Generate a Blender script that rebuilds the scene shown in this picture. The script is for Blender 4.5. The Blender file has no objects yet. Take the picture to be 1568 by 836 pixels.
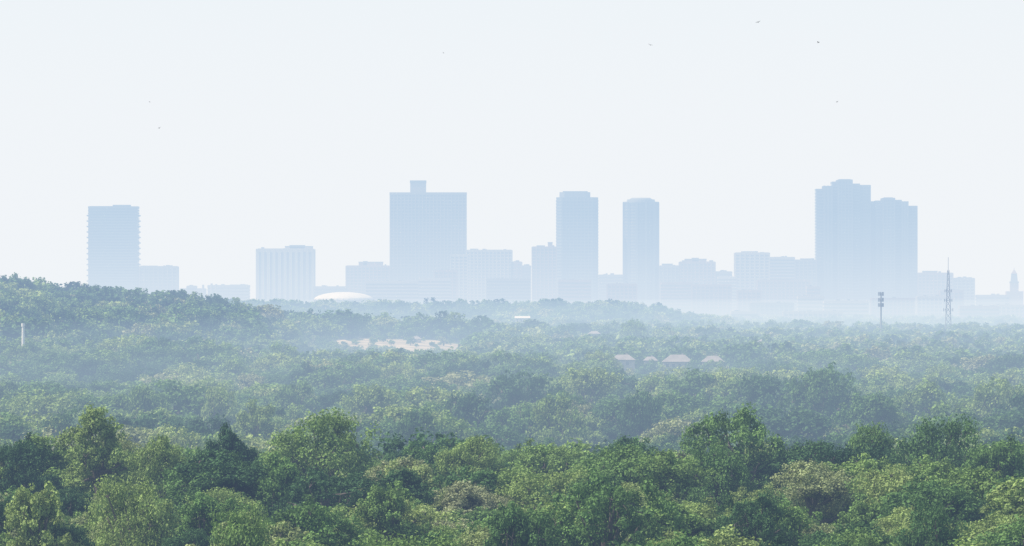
import bpy, math, random
import numpy as np
from mathutils import Vector

scene = bpy.context.scene
scene.view_settings.view_transform = 'Standard'
scene.view_settings.look = 'None'
scene.view_settings.exposure = 0
random.seed(5)

A = 18.0/240.0/784.0      # radians per unit of lateral measurement
CZ = 60.0                 # eye height
def PX(u, d): return (u-784.0)*A*d
def PZ(v, d): return CZ+(470.0-v)*A*d

# ------------------------------------------------------------ materials
def new_mat(name):
    m = bpy.data.materials.new(name); m.use_nodes = True
    return m, m.node_tree.nodes, m.node_tree.links

def simple_mat(name, col, rough=0.8, var=0.15, scale=0.05, metallic=0.0):
    m, n, l = new_mat(name)
    b = n['Principled BSDF']
    b.inputs['Roughness'].default_value = rough
    b.inputs['Metallic'].default_value = metallic
    geo = n.new('ShaderNodeNewGeometry')
    nz = n.new('ShaderNodeTexNoise'); nz.inputs['Scale'].default_value = scale
    nz.inputs['Detail'].default_value = 5
    l.new(geo.outputs['Position'], nz.inputs['Vector'])
    r = n.new('ShaderNodeValToRGB')
    r.color_ramp.elements[0].position = 0.3; r.color_ramp.elements[1].position = 0.7
    r.color_ramp.elements[0].color = (*[c*(1-var) for c in col], 1)
    r.color_ramp.elements[1].color = (*[min(1, c*(1+var)) for c in col], 1)
    l.new(nz.outputs['Fac'], r.inputs['Fac']); l.new(r.outputs['Color'], b.inputs['Base Color'])
    return m

def foliage_mat(name, stops, gain=1.0):
    m, n, l = new_mat(name)
    out = n['Material Output']
    n.remove(n['Principled BSDF'])
    oi = n.new('ShaderNodeObjectInfo')
    nz = n.new('ShaderNodeTexNoise'); nz.inputs['Scale'].default_value = 0.012; nz.inputs['Detail'].default_value = 2
    l.new(oi.outputs['Location'], nz.inputs['Vector'])
    mx = n.new('ShaderNodeMath'); mx.operation = 'MULTIPLY_ADD'
    l.new(nz.outputs['Fac'], mx.inputs[0]); mx.inputs[1].default_value = 1.3; mx.inputs[2].default_value = -0.66
    ad = n.new('ShaderNodeMath'); ad.operation = 'ADD'; ad.use_clamp = True
    l.new(oi.outputs['Random'], ad.inputs[0]); l.new(mx.outputs[0], ad.inputs[1])
    r = n.new('ShaderNodeValToRGB')
    els = r.color_ramp.elements
    while len(els) < len(stops): els.new(0.5)
    for e, (p, c) in zip(els, stops):
        e.position = p; e.color = (*[x*gain for x in c], 1)
    l.new(ad.outputs[0], r.inputs['Fac'])
    at = n.new('ShaderNodeAttribute'); at.attribute_name = 'tint'
    mr = n.new('ShaderNodeMapRange'); mr.inputs['To Min'].default_value = 0.45; mr.inputs['To Max'].default_value = 1.55
    l.new(at.outputs['Fac'], mr.inputs['Value'])
    mul = n.new('ShaderNodeVectorMath'); mul.operation = 'SCALE'
    l.new(r.outputs['Color'], mul.inputs[0]); l.new(mr.outputs[0], mul.inputs['Scale'])
    d = n.new('ShaderNodeBsdfDiffuse'); t = n.new('ShaderNodeBsdfTranslucent')
    l.new(mul.outputs[0], d.inputs['Color'])
    tc = n.new('ShaderNodeVectorMath'); tc.operation = 'MULTIPLY'; tc.inputs[1].default_value = (1.2, 1.2, 0.7)
    l.new(mul.outputs[0], tc.inputs[0]); l.new(tc.outputs[0], t.inputs['Color'])
    m1 = n.new('ShaderNodeMixShader'); m1.inputs[0].default_value = 0.2
    l.new(d.outputs[0], m1.inputs[1]); l.new(t.outputs[0], m1.inputs[2])
    l.new(m1.outputs[0], out.inputs['Surface'])
    return m

stops = [(0.0, (0.036, 0.072, 0.034)), (0.2, (0.058, 0.112, 0.040)), (0.45, (0.094, 0.165, 0.050)),
         (0.68, (0.142, 0.212, 0.064)), (0.88, (0.20, 0.258, 0.088)), (1.0, (0.205, 0.225, 0.125))]
M_LEAF = foliage_mat('leaves', stops, 1.45)
M_BARK = simple_mat('bark', (0.13, 0.11, 0.09), 0.9, 0.3, 2.0)

# ------------------------------------------------------------ terrain
cd = [-3000, -100, 0, 60, 250, 500, 700, 1000, 1140, 1380, 1700, 2200, 3000, 4000, 4500, 5200, 6500, 7500, 100000]
cz = [-33, 4, 5.2, 1, -31, -31.5, -29.5, -26, -26.8, -38, -34, -28, -23.5, -19, -17, -16.5, -19, -12.5, -12.5]
def sst(a, b, x):
    t = np.clip((x-a)/(b-a), 0, 1); return t*t*(3-2*t)
def ground(x, y):
    x = np.asarray(x, float); y = np.asarray(y, float)
    z = np.interp(y, cd, cz)-10.0
    amp = sst(250, 700, y)*(1-sst(7000, 8000, y))*(1-.55*sst(2600, 3300, y))*(.7+.6*sst(1200, 1500, y))
    nz = (1.5*np.sin(x/61+y/170+1.0)+1.2*np.sin(x/33-y/95+2.2)+1.4*np.sin(y/130+0.6*np.sin(x/90)+.5)
          + 0.8*np.sin(x/17+y/41))
    z = z+amp*nz*0.8
    h = np.interp(x, [-900, -400, -255, -190, -157, -130, -105, -70], [20, 34, 31, 24, 20, 13, 4, 0])
    z = z+h*np.exp(-((y-3500)/620.0)**2)
    r = np.interp(x, [-3000, -900, -260, -200, -150, -100, 60, 110, 150, 185, 215], [10, 18, 19, 18, 17, 18.5, 19.5, 18, 14, 8, 0])
    z = z+r*np.exp(-((y-6000)/450.0)**2)
    rr = sst(80, 170, x)
    z = z-rr*2.0*np.exp(-((y-4400)/600.0)**2)-rr*5.0*sst(4900, 5400, y)*(1-sst(6600, 7600, y))
    z = z+11.5*np.exp(-((x+66)/70.0)**2)*np.exp(-((y-3950)/260.0)**2)
    z = z+5.0*np.exp(-((x-60)/50.0)**2)*np.exp(-((y-2830)/120.0)**2)
    return z+CZ

def field_mask(x, y):
    e = ((x+60)/(46+6*np.sin(y/37)))**2+((y-3790)/175.0)**2
    return e+.3*np.sin(x/7+y/29)+.2*np.sin(x/3.1-y/17)

ys = np.unique(np.concatenate([np.linspace(-3000, -100, 14), np.linspace(-80, 600, 40), np.linspace(620, 5200, 230),
                               np.linspace(5250, 9000, 90), np.geomspace(9200, 95000, 30)]))
xs = np.linspace(-1, 1, 241); xs = np.sinh(xs*5.6)/np.sinh(5.6)*45000
X, Y = np.meshgrid(xs, ys); Z = ground(X, Y)
V = np.stack([X.ravel(), Y.ravel(), Z.ravel()], 1)
nx, ny = len(xs), len(ys)
i = np.arange(ny-1)[:, None]*nx+np.arange(nx-1)[None, :]
F = np.stack([i, i+1, i+1+nx, i+nx], -1).reshape(-1, 4)

def mesh_np(name, V, F, mats, midx=None, attr=None, smooth=False):
    me = bpy.data.meshes.new(name)
    me.vertices.add(len(V)); me.vertices.foreach_set('co', np.asarray(V, np.float32).ravel())
    me.loops.add(F.size); me.loops.foreach_set('vertex_index', F.astype(np.int32).ravel())
    k = F.shape[1]
    me.polygons.add(len(F)); me.polygons.foreach_set('loop_start', np.arange(0, F.size, k, dtype=np.int32))
    for m in mats: me.materials.append(m)
    if midx is not None: me.polygons.foreach_set('material_index', np.asarray(midx, np.int32))
    me.polygons.foreach_set('use_smooth', np.full(len(F), smooth))
    me.update(calc_edges=True)
    if attr is not None:
        a = me.attributes.new('tint', 'FLOAT', 'FACE'); a.data.foreach_set('value', np.asarray(attr, np.float32))
    me.validate()
    return me

def link(ob):
    scene.collection.objects.link(ob); return ob

mg, n, l = new_mat('ground_soil_grass')
b = n['Principled BSDF']; b.inputs['Roughness'].default_value = 0.95
geo = n.new('ShaderNodeNewGeometry')
n1 = n.new('ShaderNodeTexNoise'); n1.inputs['Scale'].default_value = 0.02; n1.inputs['Detail'].default_value = 8
l.new(geo.outputs['Position'], n1.inputs['Vector'])
r = n.new('ShaderNodeValToRGB')
r.color_ramp.elements[0].position = .35; r.color_ramp.elements[0].color = (.04, .065, .022, 1)
r.color_ramp.elements[1].position = .7; r.color_ramp.elements[1].color = (.11, .14, .05, 1)
l.new(n1.outputs['Fac'], r.inputs['Fac']); l.new(r.outputs['Color'], b.inputs['Base Color'])
link(bpy.data.objects.new('ground', mesh_np('ground', V, F, [mg], smooth=True)))

fx = np.linspace(-125, -5, 120); fy = np.linspace(3540, 4000, 120)
FX, FY = np.meshgrid(fx, fy); FZ = ground(FX, FY)+0.25
V = np.stack([FX.ravel(), FY.ravel(), FZ.ravel()], 1)
i = np.arange(119)[:, None]*120+np.arange(119)[None, :]
F = np.stack([i, i+1, i+121, i+120], -1).reshape(-1, 4)
cen = V[F].mean(1)
F = F[field_mask(cen[:, 0], cen[:, 1]) < 1.0]
m_field = simple_mat('dry_grass', (0.36, 0.30, 0.20), 0.95, 0.45, 0.06)
link(bpy.data.objects.new('dry_grass_field', mesh_np('dry_grass_field', V, F, [m_field], smooth=True)))

# ------------------------------------------------------------ trees
def cone(p0, p1, r0, r1, n=6):
    p0 = np.array(p0, float); p1 = np.array(p1, float)
    d = p1-p0; d /= np.linalg.norm(d)+1e-9
    a = np.cross(d, [0.3, 1, 0.1]); a /= np.linalg.norm(a); b = np.cross(d, a)
    t = np.arange(n)*2*np.pi/n
    c = np.cos(t)[:, None]*a+np.sin(t)[:, None]*b
    V = np.vstack([p0+c*r0, p1+c*r1])
    F = np.array([[k, (k+1) % n, (k+1) % n+n, k+n] for k in range(n)])
    return V, F

def make_tree(name, seed, W, H, nleaf, leaf, lobes=8, cl=0.11, flat=0.8, sparse=0.0, nclump=16):
    rg = np.random.default_rng(seed)
    L = []
    L.append((0, 0, H*0.72, W*0.25))
    for k in range(lobes):
        th = 2*np.pi*(k+rg.uniform(-.4, .4))/lobes*1.0
        rr = W*rg.uniform(.2, .36); zz = H*rg.uniform(.36, .76)
        L.append((rr*np.cos(th), rr*np.sin(th), zz, W*rg.uniform(.12, .21)))
    for k in range(max(3, lobes//2+1)):
        th = rg.uniform(0, 2*np.pi); rr = W*rg.uniform(.05, .24)
        L.append((rr*np.cos(th), rr*np.sin(th), H*rg.uniform(.72, .9), W*rg.uniform(.08, .15)))
    L = np.array(L)
    C = []
    for (x, y, z, R) in L:
        k = max(4, int(nclump*(R/(W*.2))**1.6))
        d = rg.normal(size=(k, 3)); d[:, 2] = d[:, 2]*0.9+0.25
        d /= np.linalg.norm(d, axis=1)[:, None]
        rad = R*rg.uniform(.6, 1.25, k)
        p = np.array([x, y, z])+d*rad[:, None]*np.array([1, 1, flat])
        cr = W*cl*rg.uniform(.45, 1.25, k)
        C.append(np.hstack([p, cr[:, None]]))
    C = np.vstack(C)
    keep = np.ones(len(C), bool)
    for (x, y, z, R) in L:
        dd = np.linalg.norm((C[:, :3]-[x, y, z])/[1, 1, flat], axis=1)
        keep &= dd > R*0.5
    C = C[keep]
    if sparse > 0: C = C[rg.random(len(C)) > sparse]
    wt = C[:, 3]**2; wt /= wt.sum()
    ci = rg.choice(len(C), nleaf, p=wt)
    ctint = np.clip(rg.normal(.5, .2, len(C)), 0, 1)
    d = rg.normal(size=(nleaf, 3)); d /= np.linalg.norm(d, axis=1)[:, None]
    rad = C[ci, 3]*(rg.random(nleaf)**0.5)*1.2
    P = C[ci, :3]+d*rad[:, None]*np.array([1, 1, .75])
    N = d*0.9+rg.normal(size=(nleaf, 3))*.4+np.array([0, 0, .3])
    N /= np.linalg.norm(N, axis=1)[:, None]
    T = np.cross(N, rg.normal(size=(nleaf, 3))); T /= np.linalg.norm(T, axis=1)[:, None]
    B = np.cross(N, T)
    s = leaf*rg.uniform(.55, 1.35, nleaf)[:, None]*.5
    e = rg.uniform(.55, 1.0, nleaf)[:, None]
    V = np.stack([P-T*s, P-B*s*e+N*s*.25, P+T*s, P+B*s*e+N*s*.25], 1).reshape(-1, 3)
    F = np.arange(nleaf*4).reshape(-1, 4)
    tint = np.clip(ctint[ci]*.75+rg.random(nleaf)*.3, 0, 1)
    mi = np.zeros(nleaf, int)
    tv, tf = [], []
    base = len(V); off = 0
    def addc(*a):
        nonlocal off
        v, f = cone(*a); tv.append(v); tf.append(f+base+off); off += len(v)
    tr = W*.035
    fork = np.array([rg.uniform(-.3, .3), rg.uniform(-.3, .3), H*.3])
    addc((0, 0, -1.5), fork, tr*1.25, tr)
    addc(fork, (fork[0]*1.5, fork[1]*1.5, H*.7), tr*.9, tr*.3)
    for (x, y, z, R) in L[1:]:
        st = fork+np.array([0, 0, H*rg.uniform(0, .2)])
        mid = (st+np.array([x, y, z]))/2+rg.normal(size=3)*.25
        addc(st, mid, tr*.55, tr*.36); addc(mid, (x, y, z), tr*.36, tr*.14)
        cs = C[np.argsort(np.linalg.norm(C[:, :3]-[x, y, z], axis=1))[:4]]
        for c in cs: addc((x, y, z), c[:3], tr*.16, tr*.05)
    TV = np.vstack(tv); TF = np.vstack(tf)
    V = np.vstack([V, TV]); F = np.vstack([F, TF])
    mi = np.concatenate([mi, np.ones(len(TF), int)]); tint = np.concatenate([tint, np.full(len(TF), .5)])
    return mesh_np(name, V, F, [M_LEAF, M_BARK], mi, tint)

def coll(name, specs):
    c = bpy.data.collections.new(name); out = []
    for k, s in enumerate(specs):
        me = make_tree(name+'_mesh_%d' % k, **s)
        c.objects.link(bpy.data.objects.new(name+'_%d' % k, me)); out.append(me)
    return c, out

near = [dict(seed=10+k, W=[11, 12, 10, 13, 11, 9, 12.5, 10][k], H=[10, 10.5, 10, 10, 11, 9, 9.5, 11][k],
             nleaf=13000, leaf=.28, lobes=[9, 10, 8, 11, 9, 7, 10, 8][k], cl=[.065, .075, .06, .07, .075, .07, .055, .065][k],
             nclump=26, sparse=[0, .1, .25, 0, .1, .1, .3, .1][k]) for k in range(8)]
mid = [dict(seed=40+k, W=11+k % 3, H=9.5, nleaf=5000, leaf=.45, lobes=8+k % 3, cl=.075, nclump=18, sparse=.1*(k % 3)) for k in range(6)]
far = [dict(seed=70+k, W=12+k % 3, H=9.0, nleaf=1300, leaf=.95, lobes=7, cl=.095, nclump=10) for k in range(5)]
C_near, ME_near = coll('near_tree', near)
C_mid, ME_mid = coll('mid_tree', mid)
C_far, ME_far = coll('far_tree', far)

def scatter_points(d0, d1, sp, spread, rg, grow=0.0):
    xs_, ys_ = [], []
    y = d0
    while y < d1:
        s = sp*(1+grow*(y-d0)/(d1-d0))
        hw = spread*0.075*y+20
        nn = int(2*hw/s)
        x = -hw+np.arange(nn)*s+rg.uniform(0, s)
        xs_.append(x+rg.uniform(-.5, .5, nn)*s); ys_.append(y+rg.uniform(-.5, .5, nn)*s)
        y += s*.92
    return np.concatenate(xs_), np.concatenate(ys_)

def scatter(name, colln, x, y, sc, nvar, rg):
    z = ground(x, y)
    me = bpy.data.meshes.new(name)
    me.vertices.add(len(x)); me.vertices.foreach_set('co', np.stack([x, y, z], 1).astype(np.float32).ravel())
    a = me.attributes.new('vid', 'INT', 'POINT'); a.data.foreach_set('value', rg.integers(0, nvar, len(x)).astype(np.int32))
    a = me.attributes.new('rotv', 'FLOAT_VECTOR', 'POINT')
    rv = np.zeros((len(x), 3), np.float32); rv[:, 2] = rg.uniform(0, 6.283, len(x)); rv[:, :2] = rg.normal(0, .05, (len(x), 2))
    a.data.foreach_set('vector', rv.ravel())
    a = me.attributes.new('scl', 'FLOAT_VECTOR', 'POINT')
    a.data.foreach_set('vector', sc.astype(np.float32).ravel())
    ob = link(bpy.data.objects.new(name, me))
    ng = bpy.data.node_groups.new(name+'_nodes', 'GeometryNodeTree')
    ng.interface.new_socket('Geometry', in_out='INPUT', socket_type='NodeSocketGeometry')
    ng.interface.new_socket('Geometry', in_out='OUTPUT', socket_type='NodeSocketGeometry')
    N = ng.nodes; Lk = ng.links
    gi = N.new('NodeGroupInput'); go = N.new('NodeGroupOutput')
    iop = N.new('GeometryNodeInstanceOnPoints')
    ci = N.new('GeometryNodeCollectionInfo'); ci.inputs['Collection'].default_value = colln
    ci.inputs['Separate Children'].default_value = True; ci.inputs['Reset Children'].default_value = True
    def na(nm, t):
        q = N.new('GeometryNodeInputNamedAttribute'); q.data_type = t; q.inputs['Name'].default_value = nm
        return [o for o in q.outputs if o.enabled][0]
    Lk.new(gi.outputs[0], iop.inputs['Points']); Lk.new(ci.outputs[0], iop.inputs['Instance'])
    iop.inputs['Pick Instance'].default_value = True
    Lk.new(na('vid', 'INT'), iop.inputs['Instance Index'])
    Lk.new(na('rotv', 'FLOAT_VECTOR'), iop.inputs['Rotation'])
    Lk.new(na('scl', 'FLOAT_VECTOR'), iop.inputs['Scale'])
    Lk.new(iop.outputs[0], go.inputs[0])
    md = ob.modifiers.new('scatter', 'NODES'); md.node_group = ng
    return ob

# individual foreground and middle-distance trees: (u, v_top, distance, width_units, variant)
heroes = [(150, 614, 1060, 125, 7), (38, 660, 1050, 110, 0), (345, 646, 1080, 95, 5), (490, 624, 1090, 190, 3),
          (245, 662, 1040, 110, 4), (1130, 614, 1100, 190, 6), (1440, 632, 1080, 165, 3), (1335, 644, 1110, 115, 1),
          (925, 716, 830, 200, 6), (640, 674, 1130, 100, 2), (720, 664, 1100, 130, 4), (840, 668, 1120, 140, 0),
          (1100, 680, 1000, 130, 1), (60, 735, 860, 140, 2), (1250, 702, 960, 180, 4), (1520, 662, 1020, 140, 0),
          (380, 770, 760, 150, 1), (600, 735, 900, 140, 2), (1420, 765, 790, 160, 3), (960, 666, 1130, 130, 0),
          (430, 690, 980, 120, 5), (200, 725, 880, 160, 3), (780, 765, 790, 140, 2), (1160, 745, 850, 130, 6)]
midheroes = [(270, 578, 1900, 150, 0), (215, 588, 1880, 90, 3), (335, 586, 1890, 90, 4), (455, 579, 2000, 100, 1), (800, 562, 1950, 140, 2),
             (895, 560, 2000, 130, 3), (1170, 568, 1900, 130, 4), (1258, 553, 1850, 130, 5), (1060, 562, 2000, 110, 0),
             (1420, 578, 1900, 130, 1), (1525, 572, 1850, 130, 2), (560, 586, 1900, 130, 3), (720, 596, 1800, 110, 4),
             (60, 594, 1850, 140, 5), (640, 622, 1650, 90, 1), (980, 592, 1800, 100, 2), (700, 535, 2750, 100, 3), (970, 486, 3800, 60, 2),
             (850, 598, 1760, 100, 1), (1330, 598, 1760, 110, 3), (120, 618, 1650, 110, 2), (390, 608, 1700, 90, 0)]
hp = []
rgh = np.random.default_rng(3)
for lst, MEs in ((heroes, ME_near), (midheroes, ME_mid)):
    for (u, v, d, w, k) in lst:
        x = PX(u, d); g = float(ground(x, d)); h = PZ(v, d)-g
        me = MEs[k]; zs = max(vv.co.z for vv in me.vertices); xsp = max(vv.co.x for vv in me.vertices)-min(vv.co.x for vv in me.vertices)
        ob = link(bpy.data.objects.new('oak_tree', me))
        ob.location = (x, d, g); s = w*A*d/xsp; ob.scale = (s, s, h/zs); ob.rotation_euler[2] = rgh.uniform(0, 6.28)
        hp.append((x, d, w*A*d*.42))
hp = np.array(hp)

def height_factor(x, y):
    f = np.ones_like(x)
    fm = field_mask(x, y)
    rr = np.random.default_rng(4).random(len(x))
    f = np.where(fm < 1.05, np.where(rr < .42, .32, 0), f)
    z1 = (x > -112) & (x < -18) & (y > 3150) & (y <= 3760) & (fm >= 1.05); f = np.where(z1, f*.45, f)
    z2 = (x > 34) & (x < 92) & (y > 2300) & (y < 2800); f = np.where(z2, f*np.where(y > 2560, .58, .66), f)
    z3 = (x > 34) & (x < 92) & (y >= 2790) & (y < 2835); f = np.where(z3, 0, f)
    z4 = y > 7300; f = np.where(z4, f*.8, f)
    return f

def do_scatter(name, c, d0, d1, sp, spread, nvar, seed, hb, grow=0.0, var=.17, small=.2):
    rg = np.random.default_rng(seed)
    x, y = scatter_points(d0, d1, sp, spread, rg, grow)
    s = hb*np.exp(rg.normal(0, var, len(x)))
    # a share of the trees are low understorey, leaving shaded gaps between the big crowns
    s = np.where(rg.random(len(x)) < small, s*.55, s)
    s *= 1+.14*np.sin(x/23+y/37)+.1*np.sin(y/19-x/51)
    s = np.minimum(s, hb*1.5)
    s *= height_factor(x, y)
    ok = s > .15
    for hx, hy, hr in hp:
        ok &= ((x-hx)**2+((y-hy))**2) > hr**2
        near_ = (np.abs(x-hx*y/hy) < hr*1.15) & (y < hy) & (y > hy-90)
        s = np.where(near_, np.minimum(s, .66*hb), s)
    x, y, s = x[ok], y[ok], s[ok]
    w = s*np.exp(rg.normal(0, .12, len(x)))
    sc = np.stack([w, w*np.exp(rg.normal(0, .08, len(x))), s*.95], 1)
    return scatter(name, c, x, y, sc, nvar, rg)

do_scatter('foreground_tree_canopy', C_near, 570, 1240, 8.9, 1.12, 8, 1, .98, var=.24, small=.22)
do_scatter('woodland_canopy', C_mid, 1240, 2700, 12.8, 1.12, 6, 2, 1.28, var=.26, small=.25)
do_scatter('distant_woodland', C_far, 2700, 8600, 13.5, 1.12, 5, 3, 1.2, grow=.4, var=.26, small=.2)

# ------------------------------------------------------------ city
class MB:
    def __init__(s): s.V = []; s.F = []; s.M = []
    def box(s, x0, x1, y0, y1, z0, z1, m=0):
        o = len(s.V)
        s.V += [(x0, y0, z0), (x1, y0, z0), (x1, y1, z0), (x0, y1, z0), (x0, y0, z1), (x1, y0, z1), (x1, y1, z1), (x0, y1, z1)]
        for f in ((0, 3, 2, 1), (4, 5, 6, 7), (0, 1, 5, 4), (1, 2, 6, 5), (2, 3, 7, 6), (3, 0, 4, 7)):
            s.F.append(tuple(o+k for k in f)); s.M.append(m)
    def prism(s, pts, z0, z1, m=0, top=1.0):
        o = len(s.V); k = len(pts)
        cx = sum(p[0] for p in pts)/k; cy = sum(p[1] for p in pts)/k
        s.V += [(p[0], p[1], z0) for p in pts]+[(cx+(p[0]-cx)*top, cy+(p[1]-cy)*top, z1) for p in pts]
        s.F.append(tuple(o+j for j in range(k))[::-1]); s.M.append(m)
        s.F.append(tuple(o+k+j for j in range(k))); s.M.append(m)
        for j in range(k):
            s.F.append((o+j, o+(j+1) % k, o+k+(j+1) % k, o+k+j)); s.M.append(m)
    def strut(s, p0, p1, r, m=0, n=4):
        v, f = cone(p0, p1, r, r, n); o = len(s.V)
        s.V += [tuple(q) for q in v]
        for q in f: s.F.append(tuple(int(o+k) for k in q)); s.M.append(m)
    def make(s, name, mats):
        me = bpy.data.meshes.new(name); me.from_pydata(s.V, [], s.F)
        for m in mats: me.materials.append(m)
        me.polygons.foreach_set('material_index', s.M); me.update()
        return link(bpy.data.objects.new(name, me))

M_GLASS = simple_mat('tinted_glass', (0.12, 0.135, 0.16), .35, .2, .03)
M_BGLASS = simple_mat('blue_glass', (0.09, 0.13, 0.18), .3, .2, .03)
M_CONC = simple_mat('concrete', (0.22, 0.21, 0.205), .85, .12, .02)
M_STONE = simple_mat('pale_stone', (0.38, 0.355, 0.335), .85, .12, .02)
M_BRICK = simple_mat('red_brick', (0.27, 0.195, 0.17), .9, .15, .05)
M_WHITE = simple_mat('white_paint', (0.8, 0.8, 0.79), .6, .04, .05)
M_DOME = simple_mat('weathered_white_roof', (0.6, 0.6, 0.58), .7, .1, .05)
M_STEEL = simple_mat('grey_steel', (0.22, 0.23, 0.25), .5, .1, .5)
M_ROOF = simple_mat('roof_shingles', (0.25, 0.235, 0.23), .9, .15, .4)
M_GREYC = simple_mat('grey_panel', (0.14, 0.16, 0.19), .7, .12, .03)

def facade(mb, x0, x1, y0, y1, z0, z1, fh=4.0, bay=5.0, body=0, trim=1, style='grid'):
    mb.box(x0, x1, y0, y1, z0, z1, body)
    nf = max(1, int((z1-z0)/fh))
    fh = (z1-z0)/nf
    if style in ('grid', 'bands'):
        for k in range(nf):
            e = .35; mb.box(x0-e, x1+e, y0-e, y1+e, z0+k*fh+fh*.55, z0+k*fh+fh*(1.0 if k < nf-1 else 1.25), trim)
    if style in ('grid', 'fins'):
        e = .7
        nb = max(2, int((x1-x0)/bay))
        for k in range(nb+1):
            xc = x0+(x1-x0)*k/nb; w = bay*(.16 if style == 'grid' else .28)
            for (ya, yb) in ((y0-e, y0+.1), (y1-.1, y1+e)): mb.box(xc-w, xc+w, ya, yb, z0, z1+.8, trim)
        nb = max(2, int((y1-y0)/bay))
        for k in range(1, nb):
            yc = y0+(y1-y0)*k/nb; w = bay*.16
            for (xa, xb) in ((x0-e, x0+.1), (x1-.1, x1+e)): mb.box(xa, xb, yc-w, yc+w, z0, z1+.8, trim)
    if style == 'fins':
        mb.box(x0-.4, x1+.4, y0-.4, y1+.4, z1-fh*.9, z1+.5, trim)

GZ = CZ-23
D = 9000
def block(name, u0, u1, v, d=D, depth=None, parts=(), **kw):
    mats = kw.pop('mats', [M_GLASS, M_CONC])
    mb = MB(); x0, x1 = PX(u0, d), PX(u1, d); dep = depth or (x1-x0)*.7
    z1 = PZ(v, d)
    facade(mb, x0, x1, d, d+dep, GZ, z1, **kw)
    mb.box(x0+.6, x1-.6, d+.6, d+dep-.6, z1, z1+1.4, 1)
    for (a, b2, vv) in parts:
        xa, xb = PX(a, d), PX(b2, d)
        mb.box(xa, xb, d+dep*.25, d+dep*.75, z1, PZ(vv, d), 1)
        mb.box(xa-.3, xb+.3, d+dep*.25-.3, d+dep*.75+.3, PZ(vv, d)-.8, PZ(vv, d)+.3, 0)
    nr = random.Random(int(u0*7+v))
    for _ in range(3):
        xa = nr.uniform(x0+2, x1-6); mb.box(xa, xa+nr.uniform(2, 5), d+dep*.3, d+dep*.5, z1, z1+nr.uniform(1.8, 3.2), 0)
    return mb.make(name, mats)

mb = MB(); x0, x1 = PX(134, D), PX(212, D); zt = PZ(317, D)
facade(mb, x0+1, x1-1, D, D+34, GZ, zt, 3.6, 7, 0, 1, 'bands')
for k in range(int((PZ(330, D)-GZ)/3.6)):
    z = GZ+6+k*3.6
    if k % 2 == 0:
        mb.box(x0-1.4, x0+1.2, D+3, D+30, z, z+1.6, 1)
        mb.box(x1-1.2, x1+1.4, D+3, D+30, z, z+1.6, 1)
mb.box(PX(137, D), PX(200, D), D+4, D+28, zt, PZ(315.5, D), 0)
mb.box(PX(172, D), PX(199, D), D+8, D+24, zt, PZ(313.5, D), 1)
mb.make('hotel_tower', [M_BGLASS, M_GREYC])
block('hotel_annex_building', 213.5, 271, 409, style='grid', bay=6, parts=[(216, 240, 407)])
block('apartment_building', 394, 479, 382, style='fins', bay=7, mats=[M_GLASS, M_STONE], parts=[(436, 478, 377), (443, 466, 375.5)])
block('low_office_building', 318, 381, 438, style='bands', parts=[(352, 378, 436)])
block('low_office_building', 276, 314, 443, style='grid')
block('brick_office_building', 530, 596, 408, style='grid', bay=5, mats=[M_GLASS, M_BRICK], parts=[(549, 586, 401), (556, 562, 400)])
mb = MB(); x0, x1 = PX(597.5, D+60), PX(713.5, D+60)
facade(mb, x0, x1, D+60, D+100, GZ, PZ(296, D+60), 4.2, 4.6, 0, 1, 'grid')
mb.box(PX(628, D+60), PX(652, D+60), D+70, D+92, PZ(296, D+60), PZ(277, D+60), 1)
mb.box(PX(627.5, D+60), PX(652.5, D+60), D+69.5, D+92.5, PZ(280, D+60), PZ(276, D+60), 0)
mb.box(x0-.9, x1+.9, D+59, D+101, PZ(298, D+60), PZ(294.5, D+60), 1)
mb.make('slab_office_tower', [M_GLASS, M_CONC])
block('office_building', 690, 716, 391, d=D-80, style='grid', mats=[M_GLASS, M_STONE])
block('office_building', 714, 784, 384, style='grid', mats=[M_GLASS, M_STONE], parts=[(720, 732, 381), (742, 783, 382.5)])
block('office_building', 784, 799, 402, style='grid', mats=[M_GLASS, M_BRICK])
block('office_building', 799, 813, 408, style='bands')
block('stepped_office_building', 815, 852, 379, d=D-40, style='grid', bay=5, mats=[M_GREYC, M_BRICK], parts=[(822, 834, 376), (839, 846, 371)])
def chamfer(x0, x1, y0, y1, c): return [(x0+c, y0), (x1-c, y0), (x1, y0+c), (x1, y1-c), (x1-c, y1), (x0+c, y1), (x0, y1-c), (x0, y0+c)]
mb = MB(); x0, x1 = PX(852, D), PX(916, D); zt = PZ(302, D)
mb.prism(chamfer(x0, x1, D, D+48, 7), GZ, zt, 0)
k = GZ
while k < zt-4:
    mb.prism(chamfer(x0-.4, x1+.4, D-.4, D+48.4, 7), k+2.3, k+4, 1); k += 4.1
for j in range(9):
    xc = x0+8+(x1-x0-16)*j/8; mb.box(xc-.5, xc+.5, D-.9, D+.1, GZ, zt, 1)
mb.prism(chamfer(PX(857, D), PX(904, D), D+5, D+43, 6), zt, PZ(294, D), 1)
mb.box(PX(862, D), PX(900, D), D+10, D+38, PZ(294, D), PZ(292.5, D), 0)
mb.make('chamfered_office_tower', [M_BGLASS, M_GREYC])
block('low_office_building', 916.5, 954, 422, style='bands')
mb = MB(); d = D; cx = PX(982, d); R = 27*A*d; cy = D+R
circ = lambda r, n=24: [(cx+r*math.cos(2*math.pi*i/n), cy+r*math.sin(2*math.pi*i/n)) for i in range(n)]
zt = PZ(311, d); mb.prism(circ(R*.97), GZ, zt, 0)
k = GZ
while k < zt-4: mb.prism(circ(R), k+2.4, k+3.9, 1); k += 4.1
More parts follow.
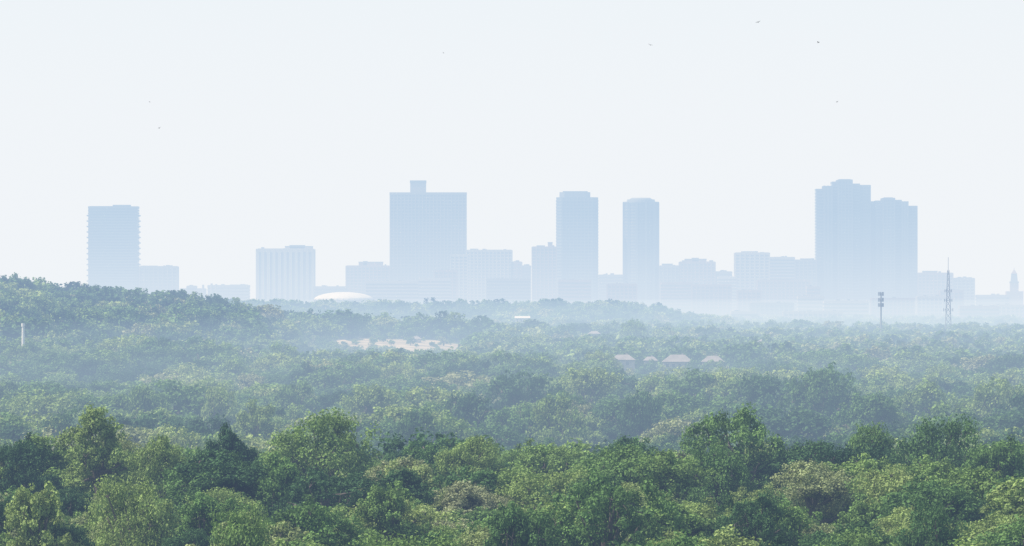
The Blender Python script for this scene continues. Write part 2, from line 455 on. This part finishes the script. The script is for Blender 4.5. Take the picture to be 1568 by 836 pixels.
for i in range(12):
    a = 2*math.pi*(i+.5)/12; xx, yy = cx+R*math.cos(a), cy+R*math.sin(a); mb.prism([(xx-1.6, yy-1.6), (xx+1.6, yy-1.6), (xx+1.6, yy+1.6), (xx-1.6, yy+1.6)], GZ, zt+1.5, 1)
mb.prism(circ(R*1.02), zt, zt+2, 1); mb.prism(circ(R*.82), zt+2, PZ(305, d), 0, .95); mb.prism(circ(R*.66), PZ(305, d), PZ(302.5, d), 1, .8)
mb.make('round_office_tower', [M_GLASS, M_GREYC])
block('office_building', 1010, 1040, 408, style='grid', parts=[(1014, 1030, 404)])
block('brick_office_building', 1041, 1095, 402, style='grid', mats=[M_GLASS, M_BRICK], parts=[(1049, 1082, 396.5), (1060, 1070, 395)])
block('office_building', 1095.5, 1121, 417, style='bands')
block('pale_apartment_tower', 1126, 1178, 388, d=D-50, style='grid', bay=6, mats=[M_GLASS, M_STONE], parts=[(1136, 1160, 385)])
block('glass_office_building', 1179, 1217, 395, style='bands', mats=[M_BGLASS, M_STONE], parts=[(1186, 1200, 393.5)])
block('office_building', 1217.5, 1250, 399, style='grid', parts=[(1226, 1244, 396)])
block('brick_office_building', 1160, 1240, 430, d=D-180, depth=35, style='grid', mats=[M_GLASS, M_BRICK], parts=[(1180, 1205, 427)])
def towers(name, segs):
    mb = MB()
    for (a, b2, v, yo, st) in segs:
        facade(mb, PX(a, D), PX(b2, D), D+yo, D+60-yo, GZ, PZ(v, D), 4.0, 4.5, 0, 1, st)
    return mb, segs
mb, _ = towers('t', [(1250.5, 1262, 290, 12, 'bands'), (1262.8, 1274, 285, 6, 'fins'), (1274.8, 1283, 279, 10, 'bands'),
                     (1283.8, 1305, 276, 0, 'grid'), (1305.8, 1317, 282, 8, 'bands'), (1317.8, 1333.5, 284, 14, 'grid')])
mb.box(PX(1286, D), PX(1303, D), D+10, D+40, PZ(276, D), PZ(274, D), 1)
mb.make('faceted_glass_tower', [M_BGLASS, M_GREYC])
mb, _ = towers('t', [(1334.3, 1341, 309, 20, 'bands'), (1341.8, 1352, 308, 10, 'bands'), (1352.8, 1370, 304, 0, 'grid'), (1370.8, 1381, 307, 8, 'bands'),
                     (1381.8, 1390, 309, 4, 'fins'), (1390.8, 1405, 316, 12, 'grid')])
mb.box(PX(1355, D), PX(1368, D), D+10, D+40, PZ(304, D), PZ(302, D), 1)
mb.make('faceted_glass_tower', [M_BGLASS, M_GREYC])
block('brick_office_building', 1406, 1459, 419, style='grid', mats=[M_GLASS, M_BRICK], parts=[(1414, 1436, 415)])
block('office_building', 1460, 1492, 427, style='grid', parts=[(1466, 1484, 425)])
block('low_office_building', 1496, 1545, 453, style='bands')
mb = MB(); cx = PX(1553.5, D)
mb.box(PX(1541, D), PX(1567, D), D, D+20, GZ, PZ(446, D), 1)
mb.box(cx-5.5, cx+5.5, D+2, D+13, GZ, PZ(431, D), 1); mb.box(cx-6, cx+6, D+1.5, D+13.5, PZ(433, D), PZ(431, D), 0)
mb.prism([(cx-4.5, D+3), (cx+4.5, D+3), (cx+4.5, D+12), (cx-4.5, D+12)], PZ(431, D), PZ(419, D), 0, .8)
mb.prism([(cx-3.8, D+3.6), (cx+3.8, D+3.6), (cx+3.8, D+11.4), (cx-3.8, D+11.4)], PZ(419, D), PZ(413, D), 1, .15)
mb.strut((cx, D+7.5, PZ(414, D)), (cx, D+7.5, PZ(410, D)), .3, 1)
mb.make('courthouse_clock_tower', [M_GREYC, M_BRICK])
rl = random.Random(12)
for (a, b2, v, dd) in [(286, 300, 439, 8800), (560, 640, 432, 8600), (640, 690, 428, 8700), (745, 812, 428, 8600), (855, 905, 430, 8600), (1012, 1060, 434, 8700), (1060, 1120, 437, 8600),
                       (1130, 1165, 446, 8500), (1150, 1215, 465, 8000), (1222, 1262, 455, 8400), (1262, 1330, 462, 8000), (1335, 1400, 458, 8200), (1405, 1450, 455, 8300),
                       (1470, 1530, 470, 7900), (1120, 1160, 478, 7600), (1200, 1290, 478, 7500), (1520, 1568, 468, 8100),
                       (480, 530, 440, 8900), (930, 975, 436, 8500), (1100, 1128, 425, 8900), (1236, 1256, 440, 8600), (1440, 1475, 446, 8600), (665, 700, 415, 8800)]:
    block('low_rise_building', a, b2, v, d=dd, depth=30, style=rl.choice(['grid', 'bands']), mats=[M_GLASS, rl.choice([M_STONE, M_CONC, M_BRICK])])
mb = MB()
for u in (311, 324, 331): mb.strut((PX(u, D-60), D-60, GZ), (PX(u, D-60), D-60, PZ(434+u % 3, D-60)), 1.5, 0, 10)
mb.make('chimney_stacks', [M_CONC])

mb = MB(); d = 8000; cx = PX(525, d); rx = 46*A*d; n = 32
prev = None
for k in range(9):
    t = k/8*math.pi/2; rr = math.cos(t); z = PZ(459, d)+12*A*d*math.sin(t)
    ring = [(cx+rx*rr*math.cos(2*math.pi*j/n)+(0), d+rx+rx*rr*math.sin(2*math.pi*j/n), z) for j in range(n)]
    o = len(mb.V); mb.V += ring
    if prev is not None:
        for j in range(n): mb.F.append((prev+j, prev+(j+1) % n, o+(j+1) % n, o+j)); mb.M.append(0)
    prev = o
for j in range(n):
    a = 2*math.pi*j/n; mb.strut((cx+rx*math.cos(a), d+rx+rx*math.sin(a), GZ), (cx+rx*math.cos(a), d+rx+rx*math.sin(a), PZ(458, d)), .8, 1)
mb.prism([(cx+rx*.96*math.cos(2*math.pi*j/n), d+rx+rx*.96*math.sin(2*math.pi*j/n)) for j in range(n)], GZ, PZ(459, d), 1)
mb.make('domed_arena', [M_DOME, M_STONE])

# ------------------------------------------------------------ towers, poles
def lattice(name, u, vt, d, wb):
    mb = MB(); cx = PX(u, d); z0 = float(ground(cx, d)); zt = PZ(vt, d); zm = z0+(zt-z0)*.86
    ns = 13
    def corner(k, q):
        t = k/ns; w = wb*(1-t)+.7*t
        a = math.pi/2*q+math.pi/4; return (cx+w*math.cos(a), d+w*math.sin(a), z0+(zm-z0)*t)
    for k in range(ns):
        for q in range(4):
            mb.strut(corner(k, q), corner(k+1, q), .17); mb.strut(corner(k, q), corner(k+1, (q+1) % 4), .1)
            mb.strut(corner(k, (q+1) % 4), corner(k+1, q), .1); mb.strut(corner(k+1, q), corner(k+1, (q+1) % 4), .1)
    mb.strut((cx, d, zm), (cx, d, zt), .16, 0, 6)
    for t, w in ((.5, 3), (.62, 2.4), (.74, 2.2)):
        z = z0+(zm-z0)*t
        for q in range(6):
            a = q*math.pi/3; px, py = cx+w*math.cos(a), d+w*math.sin(a)
            mb.strut((cx, d, z), (px, py, z), .08); mb.box(px-.2, px+.2, py-.2, py+.2, z-1, z+1, 0)
    return mb.make(name, [M_STEEL])
lattice('lattice_radio_tower', 1452, 394, 4500, 3.4)
mb = MB(); d = 4300; cx = PX(1349, d); z0 = float(ground(cx, d)); zt = PZ(448, d)
v, f = cone((cx, d, z0), (cx, d, zt), .75, .4, 12); o = len(mb.V); mb.V += [tuple(q) for q in v]
for q in f: mb.F.append(tuple(int(o+k) for k in q)); mb.M.append(0)
for v_ in (450, 459, 467):
    z = PZ(v_, d)
    for q in range(3):
        a = q*2*math.pi/3+.4; c = (cx+1.3*math.cos(a), d+1.3*math.sin(a), z); t = (-math.sin(a), math.cos(a))
        mb.strut((cx, d, z), c, .1); mb.strut((c[0]-1.1*t[0], c[1]-1.1*t[1], z), (c[0]+1.1*t[0], c[1]+1.1*t[1], z), .1)
        for s_ in (-1.0, 0, 1.0):
            px, py = c[0]+s_*t[0], c[1]+s_*t[1]; mb.box(px-.18, px+.18, py-.15, py+.15, z-1.2, z+1.2, 0)
mb.make('cell_tower', [M_STEEL])
mb = MB(); d = 2620; cx = PX(35.5, d); z0 = float(ground(cx, d))
v, f = cone((cx, d, z0), (cx, d, PZ(495, d)), .8, .5, 14); mb.V += [tuple(q) for q in v]
for q in f: mb.F.append(tuple(int(k) for k in q)); mb.M.append(0)
mb.prism([(cx+.75*math.cos(k), d+.75*math.sin(k)) for k in np.arange(0, 6.2, .6)], PZ(500, d), PZ(495, d), 0)
mb.make('white_monopole', [M_WHITE])

# ------------------------------------------------------------ houses
def house(name, u0, u1, vt, ve, d, hip=True, wall=M_STONE, roof=M_ROOF):
    mb = MB(); x0, x1 = PX(u0, d), PX(u1, d); w = x1-x0; dep = max(8, w*.7)
    zt, ze = PZ(vt, d), PZ(ve, d); cx = (x0+x1)/2; z0 = float(ground(cx, d))-.5
    ze = max(ze, z0+2.8); zt = max(zt, ze+1)
    mb.box(x0+.5, x1-.5, d+.5, d+dep-.5, z0, ze, 0)
    o = len(mb.V); ym = d+dep/2; q = w*(.28 if hip else .0)
    mb.V += [(x0, d, ze), (x1, d, ze), (x1, d+dep, ze), (x0, d+dep, ze), (x0+q, ym, zt), (x1-q, ym, zt)]
    for f in ((0, 1, 5, 4), (2, 3, 4, 5), (1, 2, 5), (3, 0, 4), (3, 2, 1, 0)): mb.F.append(tuple(o+k for k in f)); mb.M.append(1)
    k = 0; xx = x0+1.5
    while xx < x1-2:
        mb.box(xx, xx+1.1, d+.44, d+.52, ze-2.2, ze-.8, 2)
        if ze-5 > z0: mb.box(xx, xx+1.1, d+.44, d+.52, ze-4.9, ze-3.5, 2)
        xx += 2.6
    mb.box(cx-.5, cx+.5, d+.42, d+.53, z0, z0+2.5, 2)
    mb.box(x1-q-1.2, x1-q-.5, ym+.5, ym+1.2, ze, zt+.6, 0)
    return mb.make(name, [wall, roof, M_GLASS])
house('suburban_house', 934, 974, 543, 551, 2820)
house('suburban_house', 1014, 1062, 543, 554, 2800)
house('suburban_house', 1074, 1110, 545, 554, 2830)
house('suburban_house', 985, 1008, 546, 552, 2850)
house('white_house', 470, 494, 538, 542, 3560, False, M_WHITE, M_STONE)
house('farmhouse', 624, 646, 515, 520, 3890, True, M_STONE, M_ROOF)
house('white_warehouse', 788, 812, 484, 487, 5000, False, M_DOME, M_DOME)
house('suburban_house', 480, 505, 501, 505, 4250, False, M_WHITE, M_ROOF)
house('suburban_house', 1160, 1185, 519, 523, 3500, True, M_STONE, M_ROOF)
house('suburban_house', 900, 920, 507, 511, 4000, True, M_STONE, M_ROOF)

# ------------------------------------------------------------ birds
m_bird = simple_mat('dark_feathers', (0.03, 0.03, 0.035), .8, .1, 5)
for (u, v, d) in [(244, 196, 420), (996, 69, 430), (1161, 34, 400), (1253, 65, 380), (1282, 156, 450), (679, 81, 600), (229, 156, 600)]:
    V = [(0, -.16, 0), (.045, -.05, .03), (.05, .05, .02), (.02, .22, 0), (-.02, .22, 0), (-.05, .05, .02), (-.045, -.05, .03), (0, 0, -.05),
         (.22, -.04, .10), (.42, .08, .05), (.2, .08, .09), (-.22, -.04, .10), (-.42, .08, .05), (-.2, .08, .09)]
    F = [(0, 1, 6), (1, 2, 5, 6), (2, 3, 4, 5), (0, 7, 1), (1, 7, 2), (2, 7, 3), (3, 7, 4), (4, 7, 5), (5, 7, 6), (6, 7, 0),
         (1, 8, 10, 2), (8, 9, 10), (6, 5, 13, 11), (11, 13, 12)]
    me = bpy.data.meshes.new('bird'); me.from_pydata(V, [], F); me.materials.append(m_bird)
    ob = link(bpy.data.objects.new('bird', me)); ob.location = (PX(u, d), d, PZ(v, d)); ob.rotation_euler = (.5, .3, u % 6)
    s_ = .4; ob.scale = (s_, s_, s_)

# ------------------------------------------------------------ haze volumes (homogeneous absorption, plus emission standing in for scattered light)
S = (0.878, 0.91, 0.943)  # colour of the light the volumes emit
def glow_haze_mat(name, sig, S=S):
    m, n, l = new_mat(name); n.remove(n['Principled BSDF'])
    mx = max(sig)
    ab = n.new('ShaderNodeVolumeAbsorption'); ab.inputs['Density'].default_value = mx
    ab.inputs['Color'].default_value = (*[1-s/mx for s in sig], 1)
    em = n.new('ShaderNodeEmission'); em.inputs['Strength'].default_value = mx  # self-glow replaces sun and sky light scattered by the air
    em.inputs['Color'].default_value = (*[s/mx*c for s, c in zip(sig, S)], 1)
    ad = n.new('ShaderNodeAddShader'); l.new(ab.outputs[0], ad.inputs[0]); l.new(em.outputs[0], ad.inputs[1])
    l.new(ad.outputs[0], n['Material Output'].inputs['Volume'])
    return m
k0 = np.array([1.0e-4, 1.42e-4, 2.15e-4])
def haze_prism(name, prof, hw, mat):
    o = len(prof); V = [(-hw, y, z) for y, z in prof]+[(hw, y, z) for y, z in prof]
    F = [tuple(range(o))[::-1], tuple(range(o, 2*o))]+[(j, (j+1) % o, (j+1) % o+o, j+o) for j in range(o)]
    me = bpy.data.meshes.new(name); me.from_pydata(V, [], F); me.materials.append(mat); me.update()
    import bmesh
    bm = bmesh.new(); bm.from_mesh(me); bmesh.ops.recalc_face_normals(bm, faces=bm.faces); bm.to_mesh(me); bm.free()
    return link(bpy.data.objects.new(name, me))
g = CZ
haze_prism('haze', [(-2500, -200), (-2500, 1560), (90000, 1560), (90000, -200)], 42000, glow_haze_mat('glowing_air_haze', k0*.5))
haze_prism('haze', [(1260, -190), (1260, 1550), (89000, 1550), (89000, -190)], 41000, glow_haze_mat('glowing_valley_haze', k0*.5))
vr = np.array([.82, 1.08, 1.2])
haze_prism('haze', [(1280, -170), (1280, g-12), (1900, g-10), (3200, g-4), (5000, g+4), (6700, g+8), (6700, -170)], 38000, glow_haze_mat('glowing_valley_mist', vr*1.55e-4))
haze_prism('haze', [(6750, -180), (6900, g+2), (7300, g+18), (7900, g+42), (8500, g+75), (8950, g+120), (9400, g+180), (88000, g+180), (88000, -180)], 40000,
           glow_haze_mat('ground_haze', np.array([2.7e-4, 2.9e-4, 3.4e-4])))

# ------------------------------------------------------------ light
EL, AZ = math.radians(56), math.radians(262)
w = bpy.data.worlds.new("World"); scene.world = w; w.use_nodes = True
n = w.node_tree.nodes; l = w.node_tree.links
sky = n.new('ShaderNodeTexSky'); sky.sky_type = 'NISHITA'; sky.sun_disc = False
sky.sun_elevation = EL; sky.sun_rotation = AZ; sky.dust_density = 3.0
bg = n['Background']; bg.inputs['Strength'].default_value = 0.14
l.new(sky.outputs[0], bg.inputs['Color'])
sd = bpy.data.lights.new('sun', 'SUN'); sd.energy = 5.0; sd.angle = math.radians(.5); sd.color = (1, .975, .93)
so = link(bpy.data.objects.new('sun', sd))
dirv = Vector((math.sin(AZ)*math.cos(EL), math.cos(AZ)*math.cos(EL), math.sin(EL)))
so.rotation_euler = dirv.to_track_quat('Z', 'Y').to_euler()
so.location = (0, 0, 300)

cam = bpy.data.cameras.new('camera'); cam.lens = 240; cam.sensor_width = 36; cam.clip_start = 1; cam.clip_end = 200000
co = link(bpy.data.objects.new('camera', cam)); co.location = (0, 0, CZ)
co.rotation_euler = (math.pi/2+(470-418)*A, 0, 0)
scene.camera = co
